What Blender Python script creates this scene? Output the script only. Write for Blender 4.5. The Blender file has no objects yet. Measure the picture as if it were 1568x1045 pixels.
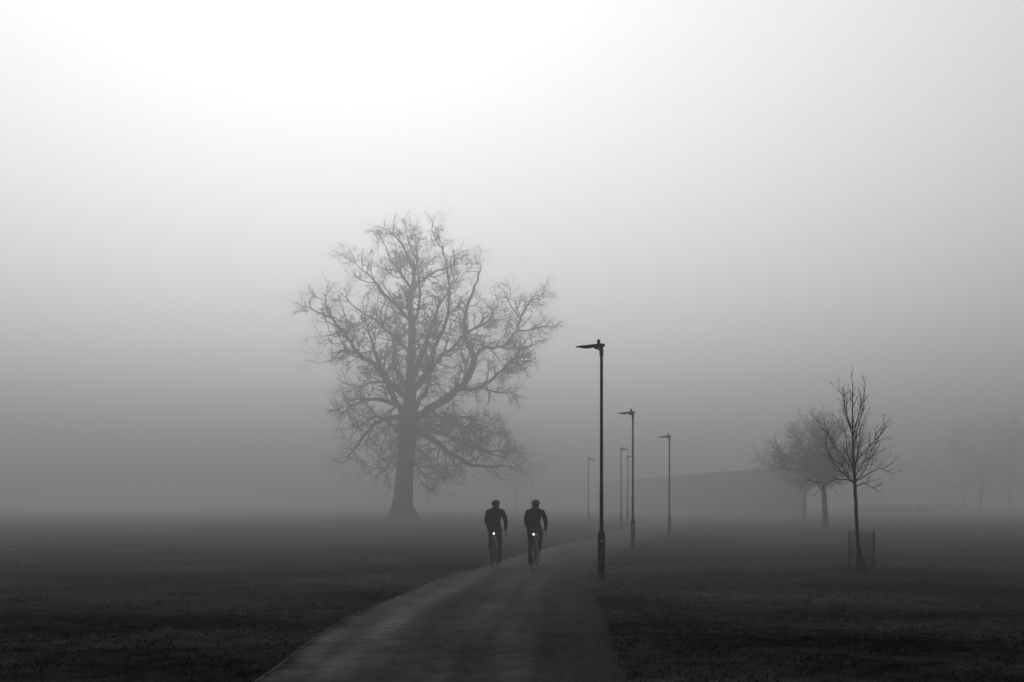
import bpy, math, random
import numpy as np
from mathutils import Vector, Matrix
R=math.radians
sc=bpy.context.scene
sc.view_settings.view_transform='Standard'
sc.view_settings.look='None'
sc.view_settings.exposure=0

# ---------------------------------------------------------------- helpers
def link(o,parent=None):
    sc.collection.objects.link(o)
    if parent: o.parent=parent
    return o
def empty(name,loc=(0,0,0),rotz=0):
    e=bpy.data.objects.new(name,None); e.location=loc; e.rotation_euler=(0,0,rotz); e.empty_display_size=.3
    return link(e)
def mat(name,g,rough=.8,var=.25,scale=8,bump=.0,bscale=40,spec=.3,metal=0,detail=6):
    m=bpy.data.materials.new(name); m.use_nodes=True
    nt=m.node_tree; b=nt.nodes['Principled BSDF']
    b.inputs['Roughness'].default_value=rough
    b.inputs['Metallic'].default_value=metal
    b.inputs['Specular IOR Level'].default_value=spec
    tc=nt.nodes.new('ShaderNodeTexCoord')
    n=nt.nodes.new('ShaderNodeTexNoise'); n.inputs['Scale'].default_value=scale; n.inputs['Detail'].default_value=detail
    nt.links.new(tc.outputs['Object'],n.inputs['Vector'])
    mr=nt.nodes.new('ShaderNodeMapRange'); mr.inputs[1].default_value=.3; mr.inputs[2].default_value=.7
    mr.inputs[3].default_value=g*(1-var); mr.inputs[4].default_value=g*(1+var)
    nt.links.new(n.outputs['Fac'],mr.inputs[0]); nt.links.new(mr.outputs[0],b.inputs['Base Color'])
    if bump>0:
        n2=nt.nodes.new('ShaderNodeTexNoise'); n2.inputs['Scale'].default_value=bscale; n2.inputs['Detail'].default_value=4
        nt.links.new(tc.outputs['Object'],n2.inputs['Vector'])
        bp=nt.nodes.new('ShaderNodeBump'); bp.inputs['Strength'].default_value=bump; bp.inputs['Distance'].default_value=.02
        nt.links.new(n2.outputs['Fac'],bp.inputs['Height']); nt.links.new(bp.outputs[0],b.inputs['Normal'])
    return m

class MB:
    def __init__(s): s.v=[]; s.f=[]; s.mi=[]; s.m=0
    def face(s,f): s.f.append(f); s.mi.append(s.m)
    def tube(s,pts,rad,n=8,cap=True,closed=False,flat=1.0):
        pts=[Vector(p) for p in pts]
        if not hasattr(rad,'__len__'): rad=[rad]*len(pts)
        N=len(pts); base=len(s.v); ref=None
        for i,p in enumerate(pts):
            if closed: t=pts[(i+1)%N]-pts[(i-1)%N]
            else: t=pts[min(i+1,N-1)]-pts[max(i-1,0)]
            if t.length<1e-9: t=Vector((0,0,1))
            t.normalize()
            if ref is None:
                ref=Vector((1,0,0)) if abs(t.x)<.8 else Vector((0,1,0))
            ref=(ref-t*ref.dot(t))
            if ref.length<1e-6: ref=t.orthogonal()
            ref.normalize(); b=t.cross(ref)
            for k in range(n):
                a=2*math.pi*k/n
                q=p+(ref*math.cos(a)+b*math.sin(a)*flat)*rad[i]
                s.v.append((q.x,q.y,q.z))
        for i in range(N if closed else N-1):
            j=(i+1)%N
            for k in range(n):
                l=(k+1)%n
                s.face((base+i*n+k,base+i*n+l,base+j*n+l,base+j*n+k))
        if cap and not closed:
            s.face(tuple(base+k for k in range(n))[::-1]); s.face(tuple(base+(N-1)*n+k for k in range(n)))
    def ring(s,c,r,w,n=48,m=6,axis='x'):
        c=Vector(c); pts=[]
        for i in range(n):
            a=2*math.pi*i/n
            if axis=='x': pts.append(c+Vector((0,math.cos(a)*r,math.sin(a)*r)))
            else: pts.append(c+Vector((math.cos(a)*r,math.sin(a)*r,0)))
        s.tube(pts,w,m,closed=True)
    def box(s,c,d,M=None):
        b=len(s.v)
        for z in(-1,1):
            for y in(-1,1):
                for x in(-1,1):
                    p=Vector((x*d[0]/2,y*d[1]/2,z*d[2]/2))
                    if M: p=M@p
                    s.v.append(tuple(p+Vector(c)))
        for f in((0,2,3,1),(4,5,7,6),(0,1,5,4),(2,6,7,3),(0,4,6,2),(1,3,7,5)): s.face(tuple(b+i for i in f))
    def ell(s,c,r,nu=16,nv=10,fn=None):
        b=len(s.v); c=Vector(c)
        for j in range(nv+1):
            ph=math.pi*j/nv
            for i in range(nu):
                a=2*math.pi*i/nu
                d=Vector((math.sin(ph)*math.cos(a),math.sin(ph)*math.sin(a),math.cos(ph)))
                p=Vector((d.x*r[0],d.y*r[1],d.z*r[2]))
                if fn: p=fn(d,p)
                s.v.append(tuple(c+p))
        for j in range(nv):
            for i in range(nu):
                k=(i+1)%nu
                s.face((b+j*nu+i,b+(j+1)*nu+i,b+(j+1)*nu+k,b+j*nu+k))
    def obj(s,name,mats,parent=None,smooth=True,loc=(0,0,0)):
        me=bpy.data.meshes.new(name); me.from_pydata(s.v,[],s.f)
        for m in (mats if isinstance(mats,list) else [mats]): me.materials.append(m)
        me.polygons.foreach_set('material_index',s.mi)
        me.polygons.foreach_set('use_smooth',[smooth]*len(s.f)); me.update()
        o=bpy.data.objects.new(name,me); o.location=loc
        return link(o,parent)

# ---------------------------------------------------------------- camera
CH=1.65; F=1524.0; HY=770.0
cam=bpy.data.cameras.new('camera'); co=bpy.data.objects.new('camera',cam); link(co)
co.location=(0,0,CH); co.rotation_euler=(R(90),0,0)
cam.lens=35; cam.sensor_width=36; cam.shift_y=(HY-522.5)/1568; cam.clip_end=6000; cam.clip_start=.1
sc.camera=co
def gp(px,py):          # survey of the photo -> metres on the ground
    d=F*CH/(py-HY); return ((px-784)/F*d,d)

# ---------------------------------------------------------------- world / light
SUN_EL=R(38); SUN_AZ=R(-12)
def dirv(el,az): return Vector((math.sin(az)*math.cos(el),math.cos(az)*math.cos(el),math.sin(el)))
L=dirv(SUN_EL,SUN_AZ); LG=dirv(R(14),R(-11))
w=bpy.data.worlds.new('World'); sc.world=w; w.use_nodes=True
nt=w.node_tree; nt.nodes.clear(); N=nt.nodes.new; K=nt.links.new
out=N('ShaderNodeOutputWorld'); bg=N('ShaderNodeBackground'); K(bg.outputs[0],out.inputs[0])
sky=N('ShaderNodeTexSky'); sky.sky_type='NISHITA'; sky.sun_disc=False; sky.sun_elevation=SUN_EL; sky.sun_rotation=SUN_AZ
sky.air_density=1; sky.dust_density=4
bw=N('ShaderNodeRGBToBW'); K(sky.outputs[0],bw.inputs[0])
def M(op,a,b=None,c=None):
    n=N('ShaderNodeMath'); n.operation=op
    for i,x in enumerate((a,b,c)):
        if x is None: continue
        if isinstance(x,(int,float)): n.inputs[i].default_value=x
        else: K(x,n.inputs[i])
    return n.outputs[0]
tc=N('ShaderNodeTexCoord'); nm=N('ShaderNodeVectorMath'); nm.operation='NORMALIZE'; K(tc.outputs['Generated'],nm.inputs[0])
dt=N('ShaderNodeVectorMath'); dt.operation='DOT_PRODUCT'; K(nm.outputs[0],dt.inputs[0]); dt.inputs[1].default_value=LG
dotp=M('MAXIMUM',dt.outputs['Value'],0.0)
glow=M('MULTIPLY',M('POWER',dotp,2.0),1.12)
skyv=M('MULTIPLY',bw.outputs[0],0.01)
tot=M('ADD',M('ADD',glow,skyv),0.14)
K(tot,bg.inputs[0]); bg.inputs[1].default_value=1.0

sl=bpy.data.lights.new('sun','SUN'); sl.energy=.65; sl.angle=R(80); sl.color=(1,1,1)
so=bpy.data.objects.new('sun',sl); link(so); so.rotation_euler=(-L).to_track_quat('-Z','Y').to_euler()

# fog : real scattering medium
def fog(name,z0,z1,dens,alb,g,y0=-80,y1=1000):
    mb=MB(); mb.box((0,(y0+y1)/2,(z0+z1)/2),(1400,y1-y0,z1-z0))
    m=bpy.data.materials.new(name); m.use_nodes=True; t=m.node_tree; t.nodes.clear()
    o=t.nodes.new('ShaderNodeOutputMaterial'); v=t.nodes.new('ShaderNodeVolumeScatter')
    v.inputs['Color'].default_value=(alb,alb,alb,1); v.inputs['Density'].default_value=dens; v.inputs['Anisotropy'].default_value=g
    t.links.new(v.outputs[0],o.inputs['Volume'])
    return mb.obj(name,m,smooth=False)
fog('fog_bank',-1,24,.0142,.98,.48,12)

# ---------------------------------------------------------------- materials
M_bark=mat('bark',.018,.9,.3,3,.6,12,spec=.08)
M_twig=mat('twig',.010,.9,.2,3,spec=.03)
M_steel=mat('painted_steel',.008,.6,.15,6,.05,30,spec=.12)
M_steel2=mat('lamp_lens',.05,.3,.1,6)
M_label=mat('label',.3,.5,.1,6)
M_cloth=mat('dark_cloth',.005,.9,.3,14,.3,60,spec=.05)
M_cloth2=mat('dark_lycra',.007,.6,.2,14,.1,60,spec=.1)
M_skin=mat('skin',.10,.6,.1,10)
M_helm=mat('helmet_shell',.008,.45,.1,10,spec=.15)
M_rub=mat('rubber',.007,.8,.1,10,spec=.1)
M_frame=mat('bike_frame',.015,.3,.1,10,metal=.2)
M_metal=mat('bike_metal',.08,.35,.1,10,metal=.9)

# ---------------------------------------------------------------- ground
def nodes_for(m):
    t=m.node_tree; tc=t.nodes.new('ShaderNodeTexCoord')
    def noise(s,d,sc3=(1,1,1),src='Object'):
        mp=t.nodes.new('ShaderNodeMapping'); mp.inputs['Scale'].default_value=sc3; t.links.new(tc.outputs[src],mp.inputs[0])
        n=t.nodes.new('ShaderNodeTexNoise'); n.inputs['Scale'].default_value=s; n.inputs['Detail'].default_value=d; t.links.new(mp.outputs[0],n.inputs['Vector']); return n.outputs['Fac']
    def mr(x,a,bb,c,d):
        n=t.nodes.new('ShaderNodeMapRange'); t.links.new(x,n.inputs[0])
        for i,vv in enumerate((a,bb,c,d)): n.inputs[i+1].default_value=vv
        return n.outputs[0]
    def mul(x,y):
        n=t.nodes.new('ShaderNodeMath'); n.operation='MULTIPLY'; t.links.new(x,n.inputs[0]); t.links.new(y,n.inputs[1]); return n.outputs[0]
    return t,tc,noise,mr,mul
m=bpy.data.materials.new('grass_ground'); m.use_nodes=True; t,tc_,noise,mr,mul=nodes_for(m); b=t.nodes['Principled BSDF']
b.inputs['Roughness'].default_value=1; b.inputs['Specular IOR Level'].default_value=.0
c=mul(mul(mr(noise(.25,6,(.7,1.3,1)),.38,.68,.6,2.2),mr(noise(3,8),.3,.7,.6,1.4)),mr(noise(45,4),.3,.7,.017,.038))
t.links.new(c,b.inputs['Base Color'])
bp=t.nodes.new('ShaderNodeBump'); bp.inputs['Strength'].default_value=.9; bp.inputs['Distance'].default_value=.05
t.links.new(noise(14,8),bp.inputs['Height']); t.links.new(bp.outputs[0],b.inputs['Normal'])
M_ground=m
mb=MB()
xs=[-3000,-900,-300,-120,-60]+list(range(-40,41,4))+[60,120,300,900,3000]
ys=[-600,-100,-30]+list(range(-10,101,5))+[130,180,260,400,700,1200,3000]
for y in ys:
    for x in xs: mb.v.append((x,y,0))
nx=len(xs)
for j in range(len(ys)-1):
    for i in range(nx-1): mb.face((j*nx+i,j*nx+i+1,(j+1)*nx+i+1,(j+1)*nx+i))
mb.obj('grass_ground',M_ground)

# path edges (metres)
Le=[(-2.2,-12),(-2.3,0),(-2.33,9.1),(-2.33,13.97),(-1.78,19.3),(-1.34,22.9),(-.59,26.5),(1.2,35.9),(3.63,45.7),(7.6,66.2),(12.6,93),(19,125),(30,170)]
Re=[(.9,-12),(1.0,0),(1.07,9.1),(1.32,13.97),(1.53,19.3),(1.8,22.9),(2.45,27.3),(4.2,35.9),(6.85,46.5),(11.6,67),(16.6,92),(23,123),(34,168)]
def cr(P,n):
    P=[Vector(p) for p in P]; o=[]
    for i in range(len(P)-1):
        a=P[max(i-1,0)];b=P[i];c=P[i+1];d=P[min(i+2,len(P)-1)]
        for k in range(n):
            t=k/n; o.append(.5*((2*b)+(c-a)*t+(2*a-5*b+4*c-d)*t*t+(3*b-a-3*c+d)*t**3))
    o.append(P[-1]); return o
LL=cr(Le,16); RR=cr(Re,16)
random.seed(3)
m=bpy.data.materials.new('asphalt_path'); m.use_nodes=True; t,tc_,noise,mr,mul=nodes_for(m); b=t.nodes['Principled BSDF']
streak=noise(1,4,(7,.12,1),'UV')
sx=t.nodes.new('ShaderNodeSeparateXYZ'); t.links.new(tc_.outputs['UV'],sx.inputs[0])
# left sheen painted into the base colour as a pale band; darker towards right
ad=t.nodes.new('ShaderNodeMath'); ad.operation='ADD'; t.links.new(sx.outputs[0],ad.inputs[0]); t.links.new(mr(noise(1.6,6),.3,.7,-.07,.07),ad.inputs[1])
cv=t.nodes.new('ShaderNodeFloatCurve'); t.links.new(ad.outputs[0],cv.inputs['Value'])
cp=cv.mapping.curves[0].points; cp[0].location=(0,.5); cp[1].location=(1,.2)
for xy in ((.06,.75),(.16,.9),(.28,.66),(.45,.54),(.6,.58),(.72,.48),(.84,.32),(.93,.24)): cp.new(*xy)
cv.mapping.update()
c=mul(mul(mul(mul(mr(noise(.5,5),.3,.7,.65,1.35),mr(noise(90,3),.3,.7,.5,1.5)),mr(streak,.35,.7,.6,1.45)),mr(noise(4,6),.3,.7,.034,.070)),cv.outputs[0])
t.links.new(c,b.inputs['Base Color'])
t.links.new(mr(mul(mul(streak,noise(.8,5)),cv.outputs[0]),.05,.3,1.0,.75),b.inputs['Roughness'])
b.inputs['Specular IOR Level'].default_value=.16
bp=t.nodes.new('ShaderNodeBump'); bp.inputs['Strength'].default_value=.9; bp.inputs['Distance'].default_value=.012
t.links.new(noise(60,5),bp.inputs['Height']); t.links.new(bp.outputs[0],b.inputs['Normal'])
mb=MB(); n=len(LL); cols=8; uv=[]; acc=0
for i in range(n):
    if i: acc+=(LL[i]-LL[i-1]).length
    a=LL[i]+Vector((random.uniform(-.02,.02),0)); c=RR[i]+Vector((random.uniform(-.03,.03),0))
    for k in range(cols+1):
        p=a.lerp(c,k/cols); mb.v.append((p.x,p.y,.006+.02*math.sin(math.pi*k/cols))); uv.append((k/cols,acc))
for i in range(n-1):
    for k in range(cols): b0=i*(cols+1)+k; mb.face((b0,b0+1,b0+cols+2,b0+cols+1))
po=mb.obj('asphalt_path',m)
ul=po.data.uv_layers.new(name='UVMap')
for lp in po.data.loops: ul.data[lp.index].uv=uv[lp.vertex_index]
mb=MB()
for i in range(n-1):
    a=LL[i]; c=LL[i+1]; d=(c-a).normalized(); nn=Vector((-d.y,d.x))
    if random.random()<.15: continue
    h=random.uniform(.008,.014)
    o=a.copy(); e=c-d*.03; b=len(mb.v)
    for p in (o,e):
        for off,z in((-.0,-.02),(-.0,h),(.035,h),(.035,-.02)):
            q_=p+nn*off; mb.v.append((q_.x,q_.y,z))
    for k in range(3): mb.face((b+k,b+k+4,b+k+5,b+k+1))
    mb.face((b,b+1,b+2,b+3)); mb.face((b+4,b+7,b+6,b+5))
mb.obj('path_edging',mat('edging_concrete',.045,.9,.5,3,.3,50,spec=.1),smooth=False)
mb=MB(); r=random.Random(8)
for _ in range(900):
    y=6+30*r.random()**1.5; i=min(range(n),key=lambda j:abs(LL[j].y-y)); u=r.random(); p=LL[i].lerp(RR[i],u); x=p.x; z=.010+.02*math.sin(math.pi*u); s_=r.uniform(.006,.018); a=r.random()*6.28
    b=len(mb.v); mb.v+=[(x+s_*math.cos(a),y+s_*math.sin(a),z),(x-s_*math.sin(a)*.6,y+s_*math.cos(a)*.6,z+.004),(x-s_*math.cos(a),y-s_*math.sin(a),z+.002)]; mb.face((b,b+1,b+2))
# a few pale leaves lying on the lawn
for _ in range(260):
    y=r.uniform(9,60); x=r.uniform(-.6,.6)*y
    if -2.5<x<9: continue
    s_=r.uniform(.012,.035); a=r.random()*6.28; z=.03; b=len(mb.v)
    mb.v+=[(x+s_*math.cos(a),y+s_*math.sin(a),z),(x-s_*math.sin(a)*.7,y+s_*math.cos(a)*.7,z+.03),(x-s_*math.cos(a),y-s_*math.sin(a),z+.012),(x+s_*math.sin(a)*.7,y-s_*math.cos(a)*.7,z)]; mb.face((b,b+1,b+2,b+3))
mb.obj('leaf_litter',mat('leaf_litter',.08,.8,.7,30),smooth=False)

# grass blades (one mesh), thinning out with distance
rng=np.random.default_rng(5)
NB=330000
d=rng.uniform(6.5,52,NB)
x=rng.uniform(-.85,.85,NB)*d
ly=np.array([p.y for p in LL]); lx=np.array([p.x for p in LL]); ry=np.array([p.y for p in RR]); rx=np.array([p.x for p in RR])
wob=.03*np.sin(d*5.3)+.03*np.sin(d*13.1)
keep=(x<np.interp(d,ly,lx)-.05+.02*np.sin(d*9))|(x>np.interp(d,ry,rx)+wob-rng.exponential(.10,NB))
cl=np.sin(x*3.1+np.sin(d*2.3)*2)+np.sin(d*2.7+np.sin(x*1.9)*2)
keep&=rng.random(NB)<np.clip(.55+.22*cl,.12,1)*np.clip((52-d)/32,0,1)
x=x[keep]; d=d[keep]; nb=len(x)
h=rng.uniform(.015,.05,nb)*(1+.35*np.sin(x*2.2+d)*np.sin(d*1.7))*np.clip((56-d)/25,.3,1); wd=rng.uniform(.003,.007,nb)*(.7+d/22); a=rng.uniform(0,6.28,nb); lean=rng.normal(0,.025,(nb,2))
V=np.zeros((nb,3,3))
V[:,0]=np.stack([x-np.cos(a)*wd,d-np.sin(a)*wd,np.zeros(nb)],1)
V[:,1]=np.stack([x+np.cos(a)*wd,d+np.sin(a)*wd,np.zeros(nb)],1)
V[:,2]=np.stack([x+lean[:,0],d+lean[:,1],h],1)
me=bpy.data.meshes.new('grass'); me.vertices.add(nb*3); me.vertices.foreach_set('co',V.reshape(-1))
me.loops.add(nb*3); me.loops.foreach_set('vertex_index',np.arange(nb*3,dtype=np.int32))
me.polygons.add(nb); me.polygons.foreach_set('loop_start',np.arange(0,nb*3,3,dtype=np.int32)); me.polygons.foreach_set('loop_total',np.full(nb,3,dtype=np.int32))
me.update(calc_edges=True); me.materials.append(mat('grass_blade',.042,.9,.75,.8,spec=.05))
link(bpy.data.objects.new('grass',me))

# ---------------------------------------------------------------- trees
def rv(r): 
    v=Vector((r.gauss(0,1),r.gauss(0,1),r.gauss(0,1))); return v.normalized()
def interp(pts,rad,t):
    f=t*(len(pts)-1); i=min(int(f),len(pts)-2); u=f-i
    return pts[i].lerp(pts[i+1],u), (pts[i+1]-pts[i]).normalized(), rad[i]*(1-u)+rad[i+1]*u
def grow(mb,pts,rad,lv,P,r):
    if lv>=len(P): return
    p=P[lv]; Ln=sum((pts[i+1]-pts[i]).length for i in range(len(pts)-1))
    cnt=Ln/p['sp']; cnt=int(cnt)+(r.random()<cnt-int(cnt))
    for _ in range(cnt):
        t=p['t0']+(1-p['t0'])*r.random()
        pos,tg,rr=interp(pts,rad,t)
        perp=rv(r); perp=(perp-tg*perp.dot(tg)).normalized()
        an=R(r.uniform(*p['ang']))
        dr=(tg*math.cos(an)+perp*math.sin(an)+Vector((0,0,p['up']))).normalized()
        ln=r.uniform(*p['len'])*(1.2-p.get('tp',.5)*t)
        ns=p['seg']; q=[pos]; c=pos.copy()
        for k in range(ns):
            dr=(dr+rv(r)*p['jit']+Vector((0,0,p['up']*.25))).normalized(); c=c+dr*ln/ns; q.append(c.copy())
        r0=min(rr*.6,p['r']*r.uniform(.7,1.2)); rm=p['rm']
        rd=[r0+(rm-r0)*(k/ns)**.8 if r0>rm else r0 for k in range(ns+1)]
        mb.m=0 if lv==0 else 1
        mb.tube(q,rd,p['n'],cap=False)
        grow(mb,q,rd,lv+1,P,r)
def limb(mb,q,n=8,jit=0,r=None,sub=3):
    P=[Vector(a) for a in q]; o=[]
    for i in range(len(P)-1):
        a=P[max(i-1,0)];b=P[i];c=P[i+1];d=P[min(i+2,len(P)-1)]
        for k in range(sub):
            t=k/sub; o.append(.5*((2*b)+(c-a)*t+(2*a-5*b+4*c-d)*t*t+(3*b-a-3*c+d)*t**3))
    o.append(P[-1])
    pts=[Vector(v[:3])+(rv(r)*jit*(0 if i==0 else 1) if r else Vector((0,0,0))) for i,v in enumerate(o)]; rad=[max(v[3],.006) for v in o]
    mb.m=0; mb.tube(pts,rad,n,cap=True)
    return pts,rad

# --- the large old tree
S=F/93.0
def q(lst,k=.84):
    return [((a-616)/S,dep,(798-b)/S,rr*k) for a,b,dep,rr in lst]
r=random.Random(11); mb=MB()
P_big=[dict(sp=.50,t0=.10,ang=(30,80),up=.09,len=(1.2,3.6),seg=8,jit=.36,r=.078,rm=.030,n=4,tp=.75),
       dict(sp=.34,t0=.1,ang=(30,75),up=.04,len=(.6,1.9),seg=6,jit=.36,r=.036,rm=.022,n=3),
       dict(sp=.27,t0=.1,ang=(25,70),up=.0,len=(.3,1.0),seg=3,jit=.35,r=.023,rm=.015,n=3)]
trunk=q([(613,802,0,1.75),(614,791,0,1.38),(616,777,0,1.12),(618,755,0,.98),(620,725,0,.93),(622,695,0,.90),(625,665,0,.92),(627,640,0,.84),(628,610,0,.60),(629,580,0,.50),(629,545,.2,.44),(631,510,.3,.38),(628,480,.2,.32),(626,455,0,.26),(634,430,0,.20),(630,405,0,.14),(618,380,0,.09),(600,358,0,.05),(578,347,0,.02)],.90)
tp,tr=limb(mb,trunk,16,.03,r,4)
for k in range(9):
    a=k*.7+.2; c,s_=math.cos(a),math.sin(a); f=r.uniform(.85,1.1)
    limb(mb,[(c*.45,s_*.45,2.2,.25),(c*.85*f,s_*.85*f,1.0,.30),(c*1.3*f,s_*1.3*f,.25,.24),(c*1.9*f,s_*1.9*f,-.12,.12)],8)
sel=int(len(tp)*.5); grow(mb,tp[sel:],tr[sel:],0,P_big,r)
limbs=[
 [(628,650,0,.5),(655,630,.3,.47),(690,604,1,.42),(712,582,1.5,.38),(724,552,2,.33),(713,515,2,.27),(711,480,2,.21),(722,440,2.5,.15),(733,405,3,.08),(734,386,3,.02)],
 [(626,612,0,.36),(602,592,-.5,.31),(575,562,-1,.27),(553,548,-1.6,.23),(538,524,-2,.19),(516,497,-2.4,.13),(490,485,-3,.07),(463,476,-3.4,.02)],
 [(540,528,-2,.12),(525,512,-1,.09),(508,514,0,.06),(486,518,.3,.02)],
 [(553,548,-1.6,.14),(535,545,-3,.1),(520,560,-4,.06),(510,568,-5,.02)],
 [(516,497,-2.4,.1),(508,478,-2,.07),(505,464,-2,.04),(512,452,-2,.02)],
 [(700,598,1,.24),(735,594,0,.2),(760,578,-1,.16),(783,556,-1.5,.12),(803,540,-2,.08),(838,525,-2.5,.02)],
 [(735,594,0,.13),(760,600,1,.09),(780,598,2,.05),(795,605,2,.02)],
 [(724,548,2,.25),(740,529,2.5,.21),(768,524,3,.17),(790,500,3.5,.14),(797,478,3.5,.11),(811,456,3.5,.08),(822,436,4,.045),(843,424,4,.015)],
 [(790,500,3.5,.1),(810,498,3,.08),(825,495,3,.05),(840,505,3,.02)],
 [(797,478,3.5,.09),(780,460,2,.06),(772,445,1,.03)],
 [(634,600,0,.28),(656,566,-.8,.25),(671,530,-1.5,.21),(688,494,-2,.16),(690,450,-2.5,.12),(684,405,-3,.07),(668,372,-3,.04),(665,347,-3,.015)],
 [(640,595,0,.25),(668,552,1,.21),(696,527,1.5,.18),(712,506,2.2,.15),(742,488,3,.11),(760,458,3.6,.06),(756,425,4,.02)],
 [(628,492,0,.18),(604,468,-1,.15),(582,444,-1.8,.11),(562,424,-2.5,.06),(538,408,-3,.02)],
 [(629,540,0,.2),(606,518,.8,.17),(578,492,1.6,.13),(546,470,2.4,.09),(522,448,3,.05),(512,440,3,.02)],
 [(630,448,0,.16),(655,420,1,.12),(684,402,2,.08),(700,394,3,.04),(712,392,3.5,.02)],
 [(628,440,0,.15),(604,408,.8,.11),(590,378,1.3,.06),(572,348,1.6,.02)],
 [(634,430,0,.12),(640,405,-1,.09),(630,380,-2,.05),(638,364,-2.5,.02)],
 [(632,662,-.3,.32),(664,674,-1,.29),(690,696,-1.8,.24),(725,714,-2.4,.19),(758,717,-3,.12),(796,719,-3.6,.02)],
 [(630,655,.3,.28),(672,664,1,.24),(716,680,2,.18),(760,691,3,.10),(808,692,3.5,.02)],
 [(690,696,-1.8,.15),(720,690,-3,.11),(750,700,-4,.07),(780,705,-4.5,.02)],
 [(640,640,.3,.2),(690,636,2,.16),(730,640,3.5,.10),(768,655,4.5,.02)],
 [(660,630,.3,.16),(690,650,-2,.12),(725,660,-3.5,.08),(765,672,-4.5,.02)],
 [(620,640,0,.28),(592,642,-.6,.24),(572,656,-1.3,.19),(558,676,-2,.14),(541,700,-2.6,.08),(530,716,-3,.02)],
 [(620,630,.2,.26),(588,612,1,.21),(552,610,2,.16),(524,624,2.8,.09),(500,634,3.3,.02)],
 [(592,642,-.6,.18),(565,640,1,.13),(545,655,2,.09),(525,675,2.5,.02)],
 [(618,690,0,.12),(602,706,-.8,.10),(588,725,-1.5,.07),(572,733,-2,.02)],
 [(626,700,0,.12),(644,720,-1,.09),(662,736,-2,.06),(685,740,-3,.02)],
 [(624,596,0,.2),(590,582,1.8,.15),(560,582,3,.1),(528,590,4,.05),(514,600,4.4,.02)],
 [(627,640,.3,.4),(634,615,3,.33),(650,575,5.5,.24),(640,520,7,.13),(650,470,7.5,.03)],
 [(627,650,-.3,.4),(612,622,-3,.33),(600,590,-5.5,.25),(585,545,-7,.14),(577,500,-7.5,.03)],
 [(628,600,0,.3),(650,560,-3.5,.25),(672,505,-5.5,.14),(695,460,-6,.03)],
 [(628,600,0,.3),(600,560,3.5,.25),(590,510,6,.14),(574,465,7,.03)],
 [(628,660,0,.3),(650,665,-4,.24),(640,680,-7,.12),(655,698,-9,.03)],
 [(628,660,0,.3),(600,655,4,.24),(610,675,7,.12),(592,698,9,.03)],
 [(629,520,0,.2),(645,480,-3,.15),(650,430,-4,.07),(655,398,-4,.02)],
]
for l in limbs:
    p_,r_=limb(mb,q(l),8,.11,r,4); grow(mb,p_,r_,0,P_big,r)
X,Y=(616-784)/F*93,93
mb.obj('bare_oak_tree',[M_bark,M_twig],loc=(X,Y,0))

# --- young tree with guard
S2=F/23.3; mb=MB(); r=random.Random(4)
def q2(lst): return [((a-1317)/S2,dep,(879-b)/S2,rr) for a,b,dep,rr in lst]
P_y=[dict(sp=.13,t0=.15,ang=(20,50),up=.2,len=(.22,.62),seg=5,jit=.16,r=.0065,rm=.0035,n=4),
     dict(sp=.12,t0=.2,ang=(20,50),up=.1,len=(.08,.30),seg=3,jit=.16,r=.0045,rm=.0032,n=3)]
tp,tr=limb(mb,q2([(1319,884,0,.18),(1318.5,872,0,.15),(1317,860,0,.10),(1315,844,0,.060),(1312.5,822,0,.044),(1311,790,0,.040),(1309,745,0,.037),(1307,700,0,.028),(1305,650,0,.018),(1305.5,610,0,.010),(1304,574,0,.004)]),10,.004,r,4)
grow(mb,tp[int(len(tp)*.6):],tr[int(len(tr)*.6):],0,[dict(P_y[0],len=(.18,.45)),P_y[1]],r)
for e in [((1309,745),(1296,728,-.1),(1278,712,-.3),(1264,700,-.4)),((1309,748),(1325,741,.1),(1338,746,.3),(1354,753,.4)),((1308,735),(1322,715,.2),(1340,700,.3),(1358,692,.4)),
          ((1308,728),(1298,705,.2),(1283,680,.35),(1270,655,.5)),((1307,715),(1322,690,-.2),(1338,672,-.3),(1346,655,-.4)),((1307,700),(1297,670,-.3),(1288,640,-.4),(1280,612,-.5)),
          ((1306,690),(1318,660,.25),(1327,632,.3),(1331,612,.3)),((1306,670),(1312,640,-.1),(1318,612,-.15),(1320,590,-.2)),((1305,660),(1299,635,.15),(1296,612,.2),(1294,592,.2)),
          ((1308,722),(1310,700,.5),(1312,670,.75),(1308,640,.9)),((1308,730),(1302,705,-.45),(1300,680,-.7),(1298,655,-.85)),((1308,738),(1294,735,.3),(1282,738,.5),(1272,745,.6)),
          ((1308,740),(1322,728,-.3),(1336,720,-.5),(1352,728,-.6)),((1308,742),(1290,722,.1),(1276,705,.1),(1266,680,.1)),((1308,738),(1325,720,0),(1335,690,0),(1342,665,0))]:
    (a,b)=e[0]; l=[(a,b,0,.014),(*e[1],.011),(*e[2],.0075),(*e[3],.0035)]
    p_,r_=limb(mb,q2(l),5,.014,r,3); grow(mb,p_,r_,0,P_y,r)
YX,YY=(1317-784)/F*23.3,23.3
mb.obj('young_tree',[M_bark,M_twig],loc=(YX,YY,0))
mb=MB(); gr=.28
for k in range(30):
    a=2*math.pi*k/30; mb.tube([(gr*math.cos(a),gr*math.sin(a),0),(gr*math.cos(a)*1.01,gr*math.sin(a),.95+.03*math.sin(a*2))],.0035,4)
for k in range(16):
    mb.ring((0,0,.03+k*.062),gr,.003,32,4,'z')
for a in(.1,3.1): mb.tube([(gr*1.05*math.cos(a),gr*1.05*math.sin(a),-.1),(gr*1.05*math.cos(a),gr*1.05*math.sin(a),1.0)],.014,6)
mb.obj('tree_guard',mat('galv_wire',.03,.7,.2,10),loc=(YX+.04,YY,0))

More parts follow.
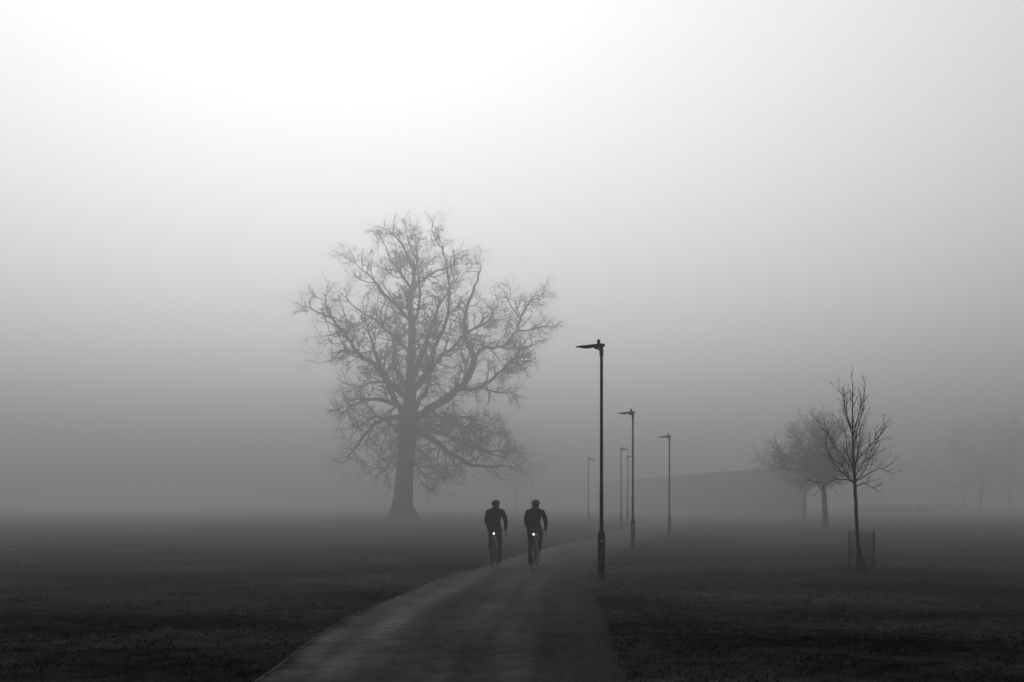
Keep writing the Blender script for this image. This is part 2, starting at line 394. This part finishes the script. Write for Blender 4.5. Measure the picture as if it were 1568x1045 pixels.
# --- generic bare tree
def tree_mesh(mb,base,H,W,trunk_h,tr0,r,nl=11,dens=1.0,lean=0,tw=1.0,lr=1.0):
    bx,by=base; P=[dict(sp=.40/dens,t0=.15,ang=(30,70),up=.08,len=(W*.09,W*.2),seg=6,jit=.3,r=.026*tw,rm=.012*tw,n=4),
       dict(sp=.28/dens,t0=.1,ang=(30,70),up=.03,len=(.35,1.0),seg=4,jit=.32,r=.013*tw,rm=.008*tw,n=3)]
    limb(mb,[(bx,by,-.1,tr0*1.5),(bx+lean*.1,by,.5,tr0*1.05),(bx+lean*.4,by,trunk_h*.6,tr0*.9),(bx+lean,by,trunk_h*1.05,tr0*.8)],10)
    for k in range(nl):
        a=k*2.4+r.uniform(-.3,.3); rr=W/2*(r.uniform(.7,1) if k%3 else r.uniform(.15,.45))
        e=rr/(W/2); zt=trunk_h+(H-trunk_h)*math.sqrt(max(.04,1-e*e*.9))*r.uniform(.75,1)
        c,s_=math.cos(a),math.sin(a); x0=bx+lean
        l=[(x0,by,trunk_h*r.uniform(.85,1.05),tr0*.45*lr),(x0+c*rr*.35,by+s_*rr*.35,trunk_h+(zt-trunk_h)*.4,tr0*.30*lr),(x0+c*rr*.75,by+s_*rr*.75,trunk_h+(zt-trunk_h)*.75,tr0*.14*lr),(x0+c*rr,by+s_*rr,zt,.015)]
        p_,r_=limb(mb,l,6,.07*W/8,r,4); grow(mb,p_,r_,0,P,r)
mb=MB(); r=random.Random(21)
bx,by=gp(1264,811)
tree_mesh(mb,(0,0),7.2,6.4,2.7,.18,r,26,1.9,lean=-.15,lr=.75)
mb.obj('bare_tree',[M_bark,M_twig],loc=(bx,by,0))
mb=MB(); r=random.Random(22); tree_mesh(mb,(0,0),9.8,10.5,2.6,.2,r,22,1.5,lr=.8,tw=1.3)
mb.obj('bare_tree',[M_bark,M_twig],loc=((1232-784)/F*92,92,0))
mb=MB(); r=random.Random(25); tree_mesh(mb,(0,0),9.0,4,2.8,.10,r,9,1.0)
mb.obj('bare_tree',[M_bark,M_twig],loc=((1502-784)/F*140,140,0))
mb=MB(); r=random.Random(26)
for (px,dd,H,W) in [(790,200,20,19),(1475,205,20,24),(1545,190,22,24),(1640,200,20,22),(1730,200,22,22)]:
    tree_mesh(mb,((px-784)/F*dd,dd),H,W,H*.2,.3,r,18,.7,tw=2.5)
mb.obj('distant_trees',[M_bark,M_twig])

# --- tall clipped hedge
def hedge(name,A,B,H,T,seed,leaf,nleaf):
    r=random.Random(seed); mb=MB()
    A=Vector((*A,0)); B=Vector((*B,0)); d=(B-A).normalized(); nn=Vector((-d.y,d.x,0)); Ln=(B-A).length; n=int(Ln/.6); prof=[(-.5,0),(-.55,.35),(-.5,.7),(-.42,.97),(0,1.02),(.42,.97),(.5,.7),(.55,.35),(.5,0)]
    for i in range(n+1):
        hh=H*(1+.02*math.sin(i*.35)+r.uniform(-.02,.02)); bulge=.25*math.sin(i*1.7)+.2*math.sin(i*.83)
        for (a,b) in prof:
            p=A+d*(Ln*i/n)+nn*(a*(T+bulge)+r.uniform(-.12,.12))+Vector((0,0,hh*b)); mb.v.append(tuple(p))
    m=len(prof)
    for i in range(n):
        for k in range(m-1): mb.face((i*m+k,i*m+k+1,(i+1)*m+k+1,(i+1)*m+k))
    mb.face(tuple(range(m))); mb.face(tuple(n*m+k for k in range(m))[::-1])
    for _ in range(nleaf):
        u=r.random()*Ln; k=r.randrange(m-1); f=r.random(); a=prof[k][0]*(1-f)+prof[k+1][0]*f; b=prof[k][1]*(1-f)+prof[k+1][1]*f
        c=A+d*u+nn*(a*T*1.08)+Vector((0,0,H*b*1.03)); e=rv(r)*leaf; g=rv(r)*leaf
        i0=len(mb.v); mb.v+= [tuple(c),tuple(c+e),tuple(c+g)]; mb.face((i0,i0+1,i0+2))
    return mb.obj(name,mat(name+'_leaves',.09,.9,.8,.5),smooth=False)
hedge('clipped_hedge',((1215-784)/F*124,124),((920-784)/F*220,220),5.8,2.2,4,.3,16000)
hedge('low_hedge',((1310-784)/F*150,150),((1475-784)/F*170,170),1.2,1.5,6,.22,3000)

# ---------------------------------------------------------------- street lamps
def street_lamp(px,dd,arm=-1,H=5.2,rot=0):
    mb=MB(); k=H/5.2
    mb.tube([(0,0,-.1),(0,0,.0),(0,0,.02),(0,0,.93),(0,0,.97),(0,0,1.05),(0,0,1.07)],[.10,.10,.084,.084,.08,.05,.042],20)
    mb.tube([(0,0,1.05),(0,0,1.9),(0,0,1.93),(0,0,4.86*k)],[.042,.040,.036,.032],14)
    mb.ring((0,0,1.07),.045,.008,20,6,'z'); mb.ring((0,0,4.6*k),.034,.006,16,6,'z')
    mb.box((0,-.083,.5),(.085,.012,.55)); mb.tube([(0,-.095,.62),(0,-.086,.62)],.012,8)
    z=5.03*k; s=arm
    mb.tube([(0,0,4.82*k),(0,0,4.93*k),(s*.01,0,z-.02),(s*.03,0,z)],[.043,.043,.04,.03],12)
    mb.tube([(s*.0,0,4.90*k),(s*.06,0,z-.06),(s*.16,0,z-.03)],[.022,.022,.02],8)
    sec=[(-.07,.018,.045),(-.055,.04,.075),(.0,.048,.09),(.10,.046,.10),(.2,.038,.10),(.33,.030,.095),(.45,.024,.08),(.53,.016,.055),(.56,.006,.03)]
    b=len(mb.v); n=14
    for (xx,hz,hy) in sec:
        for i in range(n):
            a=2*math.pi*i/n; mb.v.append((s*xx,math.cos(a)*hy,z+.01-xx*.05+math.sin(a)*hz*(1 if math.sin(a)>0 else .8)))
    for i in range(len(sec)-1):
        for j in range(n):
            l=(j+1)%n; mb.face((b+i*n+j,b+(i+1)*n+j,b+(i+1)*n+l,b+i*n+l))
    mb.face(tuple(b+j for j in range(n))); mb.face(tuple(b+(len(sec)-1)*n+j for j in range(n)))
    mb.tube([(s*.06,0,z+.04),(s*.06,0,z+.075),(s*.06,0,z+.14),(s*.06,0,z+.145)],[.033,.036,.034,.015],12)
    mb.m=1
    mb.ell((s*.33,0,z-.03),(.13,.07,.022),16,8)
    mb.m=2; mb.box((0,-.0895,.82),(.05,.004,.05))
    o=mb.obj('street_lamp',[M_steel,M_steel2,M_label],loc=((px-784)/F*dd,dd,0)); o.rotation_euler=(0,0,rot)
    return o
street_lamp(921,21.5,-1,5.2)
street_lamp(969,35.9,-1,5.05)
street_lamp(1025,46.6,-1,4.9)
street_lamp(951,63,1,5.2,R(10))
street_lamp(961,73,1,5.2,R(10))
street_lamp(901,77,1,5.2,R(10))
street_lamp(813,118,1,6.5,R(10))

# ---------------------------------------------------------------- park bench (far)
e=empty('park_bench',((1413-784)/F*128,128,0),R(8))
mb=MB()
for i in range(4): mb.box((0,-.18+i*.12,.45),(1.6,.09,.03))
mb.obj('seat',M_bark,e,False)
mb=MB()
for i in range(3): mb.box((0,.26+i*.02,.58+i*.13),(1.6,.03,.09))
mb.obj('backrest',M_bark,e,False)
for i,xx in enumerate((-.7,.7)):
    mb=MB(); mb.box((xx,-.18,.22),(.07,.07,.44)); mb.box((xx,.22,.43),(.07,.07,.86)); mb.box((xx,0,.66),(.07,.5,.05)); mb.box((xx,-.2,.55),(.05,.05,.2)); mb.obj('leg_%d'%(i+1),M_bark,e,False)

# ---------------------------------------------------------------- bicycle + rider
def emis(name,s):
    m=bpy.data.materials.new(name); m.use_nodes=True; b=m.node_tree.nodes['Principled BSDF']
    b.inputs['Base Color'].default_value=(.8,.8,.8,1); b.inputs['Emission Color'].default_value=(1,1,1,1); b.inputs['Emission Strength'].default_value=s; return m
M_tail=emis('tail_light_lens',4)
def bicycle(parent_name,X,Y,rot,side):
    e=empty(parent_name,(X,Y,.012),rot)
    BB=(0,0,.27); RA=(0,-.41,.335); FA=(0,.59,.335); ST=(0,-.19,.90); HT=(0,.37,.86); HB=(0,.415,.70)
    mb=MB()
    mb.tube([BB,ST],.016,10); mb.tube([BB,HB],.019,10); mb.tube([(0,-.165,.80),(0,.375,.84)],.015,10); mb.tube([HB,HT],.021,10)
    for s in(-1,1):
        mb.tube([(s*.02,0,.27),(s*.05,-.3,.32),(s*.065,-.41,.335)],[.011,.009,.008],8)
        mb.tube([(s*.012,-.165,.80),(s*.05,-.33,.48),(s*.065,-.41,.335)],[.009,.008,.008],8)
        mb.tube([(s*.03,.43,.68),(s*.05,.50,.50),(s*.05,.59,.335)],[.013,.012,.008],8)
    mb.tube([(-.04,.425,.69),(.04,.425,.69)],.014,8); mb.tube([(-.045,0,.27),(.045,0,.27)],.02,12)
    mb.tube([ST,(0,-.205,.955)],.0135,8)
    mb.obj('frame',M_frame,e)
    for nm_,A in(('rear_wheel',RA),('front_wheel',FA)):
        mb=MB(); mb.ring(A,.320,.0155,56,8); mb.m=1; mb.ring(A,.300,.010,56,6); mb.tube([(A[0]-.05,A[1],A[2]),(A[0]+.05,A[1],A[2])],.015,10)
        for k in range(24):
            a=2*math.pi*k/24; s=.028*(1 if k%2 else -1)
            mb.tube([(s,A[1]+.014*math.cos(a+.8),A[2]+.014*math.sin(a+.8)),(0,A[1]+.30*math.cos(a),A[2]+.30*math.sin(a))],.0012,3,cap=False)
        mb.obj(nm_,[M_rub,M_metal],e)
    mb=MB(); mb.tube([(0,.37,.86),(0,.36,.90),(0,.38,.915),(0,.46,.93)],[.016,.016,.016,.015],8)
    mb.tube([(-.2,.46,.93),(.2,.46,.93)],.0135,8)
    for s in(-1,1):
        mb.tube([(s*.2,.46,.93),(s*.21,.50,.935),(s*.21,.545,.925),(s*.212,.575,.88),(s*.215,.56,.83),(s*.22,.51,.80),(s*.22,.44,.80)],.014,8)
        mb.tube([(s*.21,.52,.94),(s*.21,.56,.955),(s*.21,.595,.985),(s*.21,.605,.99)],[.017,.019,.018,.01],8)
        mb.tube([(s*.21,.60,.965),(s*.212,.625,.90),(s*.213,.615,.84)],[.008,.007,.005],6)
    mb.obj('handlebar',M_rub,e)
    mb=MB(); b=len(mb.v); n=12
    sec=[(-.335,.055,.012),(-.31,.075,.02),(-.26,.07,.022),(-.19,.04,.02),(-.11,.022,.018),(-.06,.018,.015),(-.05,.008,.006)]
    for (yy,wx,hz) in sec:
        for i in range(n):
            a=2*math.pi*i/n; mb.v.append((math.cos(a)*wx,yy,.975+math.sin(a)*hz))
    for i in range(len(sec)-1):
        for j in range(n): l=(j+1)%n; mb.face((b+i*n+j,b+i*n+l,b+(i+1)*n+l,b+(i+1)*n+j))
    mb.face(tuple(b+j for j in range(n))); mb.tube([(.02,-.28,.955),(.02,-.12,.955)],.004,6); mb.tube([(-.02,-.28,.955),(-.02,-.12,.955)],.004,6); mb.box((0,-.2,.95),(.05,.04,.02))
    mb.obj('saddle',M_rub,e)
    mb=MB(); mb.ring((.045,0,.27),.09,.006,32,6); mb.ring((.045,0,.27),.055,.005,24,6); mb.ring((.045,-.41,.335),.04,.008,20,6)
    for k in range(5): a=k*1.2566; mb.tube([(.045,0,.27),(.045,.09*math.cos(a),.27+.09*math.sin(a))],.006,5)
    mb.tube([(.045,0,.36),(.045,-.41,.375)],.004,4); mb.tube([(.045,0,.18),(.045,-.36,.26),(.045,-.41,.295)],.004,4)
    for s in(-1,1):
        dn=(s==side); zz=.27+(-.172 if dn else .172)
        mb.tube([(s*.055,0,.27),(s*.065,0,zz)],[.014,.011],8); mb.tube([(s*.065,0,zz),(s*.16,0,zz)],.007,6); mb.box((s*.125,0,zz),(.07,.065,.016))
    mb.obj('drivetrain',M_metal,e)
    mb=MB(); mb.box((0,-.245,.86),(.03,.02,.045)); mb.tube([(0,-.24,.86),(0,-.185,.86)],.008,6); mb.obj('tail_light_body',M_rub,e)
    mb=MB(); mb.ell((0,-.262,.86),(.016,.012,.026),12,8); mb.obj('tail_light',M_tail,e)
    return e
def skin_obj(name,J,E,root,mat_,parent,sub=2):
    names=list(J); me=bpy.data.meshes.new(name); me.from_pydata([J[k][0] for k in names],[(names.index(a),names.index(b)) for a,b in E],[])
    me.materials.append(mat_); o=bpy.data.objects.new(name,me); link(o,parent)
    o.modifiers.new('skin','SKIN').use_smooth_shade=True
    sv=me.skin_vertices[0].data
    for i,k in enumerate(names):
        rr=J[k][1]; sv[i].radius=rr if isinstance(rr,tuple) else (rr,rr); sv[i].use_root=(k==root)
    m=o.modifiers.new('sub','SUBSURF'); m.levels=sub; m.render_levels=sub
    return o
def rider(X,Y,rot,side,headturn=0,lean=0,bulk=1.0):
    e=empty('cyclist',(X,Y,.012),rot)
    J={}; E=[]
    J['pel']=((0,-.20,1.02),(.155*bulk,.14)); J['waist']=((0,-.15,1.14),(.16*bulk,.13)); J['chest']=((lean,-.05,1.29),(.185*bulk,.14)); J['upper']=((lean,.05,1.415),(.155*bulk,.115)); J['neck']=((lean,.11,1.495),.075); J['nk2']=((lean,.15,1.555),.06)
    E+=[('pel','waist'),('waist','chest'),('chest','upper'),('upper','neck'),('neck','nk2')]
    for s,n_ in((-1,'l'),(1,'r')):
        J['sh'+n_]=((s*.175+lean,.085,1.395),.084); J['ua'+n_]=((s*.222+lean,.15,1.29),.070); J['el'+n_]=((s*.252,.24,1.145),.056); J['fa'+n_]=((s*.238,.37,1.06),.049); J['wr'+n_]=((s*.218,.485,.995),.034)
        E+=[('upper','sh'+n_),('sh'+n_,'ua'+n_),('ua'+n_,'el'+n_),('el'+n_,'fa'+n_),('fa'+n_,'wr'+n_)]
        dn=(s==side)
        J['hp'+n_]=((s*.09,-.17,.98),.105)
        if dn:
            J['th'+n_]=((s*.10,-.02,.82),.090); J['kn'+n_]=((s*.108,.12,.62),.062); J['cf'+n_]=((s*.115,.04,.45),.060); J['an'+n_]=((s*.122,-.07,.20),.040)
            J['he'+n_]=((s*.122,-.10,.155),.036); J['ba'+n_]=((s*.13,.02,.138),.038); J['to'+n_]=((s*.135,.10,.145),.028)
        else:
            J['th'+n_]=((s*.115,.05,.94),.090); J['kn'+n_]=((s*.13,.235,.865),.064); J['cf'+n_]=((s*.125,.12,.72),.060); J['an'+n_]=((s*.122,-.05,.545),.040)
            J['he'+n_]=((s*.122,-.09,.51),.036); J['ba'+n_]=((s*.13,.02,.482),.038); J['to'+n_]=((s*.135,.10,.482),.028)
        E+=[('pel','hp'+n_),('hp'+n_,'th'+n_),('th'+n_,'kn'+n_),('kn'+n_,'cf'+n_),('cf'+n_,'an'+n_),('an'+n_,'he'+n_),('an'+n_,'ba'+n_),('ba'+n_,'to'+n_)]
    skin_obj('body',J,E,'pel',M_cloth,e)
    for s,n_ in((-1,'left'),(1,'right')):
        J={}; E=[]
        J['w']=((s*.218,.475,1.0),.028); J['p']=((s*.214,.525,.985),(.036,.020)); J['k']=((s*.214,.555,.99),(.036,.018)); E+=[('w','p'),('p','k')]
        for i in range(4):
            yy=.535+i*.019; l=[1,.95,.9,.75][3-i]
            J['f%d0'%i]=((s*.228,yy,.993),.0095); J['f%d1'%i]=((s*.243,yy+.004,.968+.006*i*.5),.009); J['f%d2'%i]=((s*.240,yy+.006,.945),.0085); J['f%d3'%i]=((s*(.228+.01*(1-l)),yy+.006,.93+.012*(1-l)),.007)
            E+=[('k','f%d0'%i),('f%d0'%i,'f%d1'%i),('f%d1'%i,'f%d2'%i),('f%d2'%i,'f%d3'%i)]
        J['t0']=((s*.19,.53,.975),.012); J['t1']=((s*.183,.56,.958),.011); J['t2']=((s*.19,.585,.945),.009)
        E+=[('p','t0'),('t0','t1'),('t1','t2')]
        skin_obj('hand_'+n_,J,E,'w',M_cloth2,e,1)
    he=bpy.data.objects.new('head_pivot',None); link(he,e); he.location=(lean,.18,1.58); he.rotation_euler=(R(-8),0,headturn)
    mb=MB()
    def face(d_,p):
        p=p.copy()
        if d_.z<-.1: p.x*=1-.25*(-d_.z)
        if d_.y>.75 and abs(d_.x)<.22 and -.35<d_.z<.1: p.y+=.022*(1-abs(d_.x)/.22)*(1-abs(d_.z+.18)/.3 if abs(d_.z+.18)<.3 else 0)
        if d_.y>.6 and .0<d_.z<.25 and .2<abs(d_.x)<.5: p.y-=.008
        if d_.y<-.3 and d_.z<-.3: p.y*=.75
        return p
    mb.ell((0,0,0),(.078,.097,.12),32,24,face)
    for s in(-1,1):
        mb.ell((s*.080,-.005,-.015),(.010,.020,.032),10,8)
        mb.ell((s*.03,.084,.012),(.012,.010,.009),10,8)
    mb.ell((0,.088,-.058),(.024,.008,.007),10,6)
    mb.obj('head',M_skin,he)
    mb=MB(); mb.ell((0,-.012,-.005),(.082,.10,.095),20,14); ho=mb.obj('hair',M_cloth2,he); ho.scale=(1,.86,1); ho.location=(0,-.014,0)
    mb=MB()
    def hel(d_,p):
        p=p.copy(); a=math.atan2(d_.x,abs(d_.z)+1e-6)
        p*=1+.03*math.cos(a*9)*max(0,min(1,d_.z*3))
        if d_.z<0: p.z*=.25
        p.z+=-.04*max(0,-d_.y)
        return p
    mb.ell((0,-.012,.03),(.110,.14,.112),48,28,hel)
    for s in(-1,1): mb.tube([(s*.085,.03,.04),(s*.078,.015,-.03),(s*.05,.03,-.10),(0,.04,-.125)],.005,5)
    mb.obj('helmet',M_helm,he)
    return e
for (px,py,rot,side,ht,ln,bk) in [(757.5,871,R(-6),1,R(-10),0,1.05),(819.5,873.5,R(-8),-1,R(5),.0,.98)]:
    X_,Y_=gp(px,py); Y_+=.45
    bicycle('bicycle',X_,Y_,rot,side); rider(X_,Y_,rot,side,ht,ln,bk)
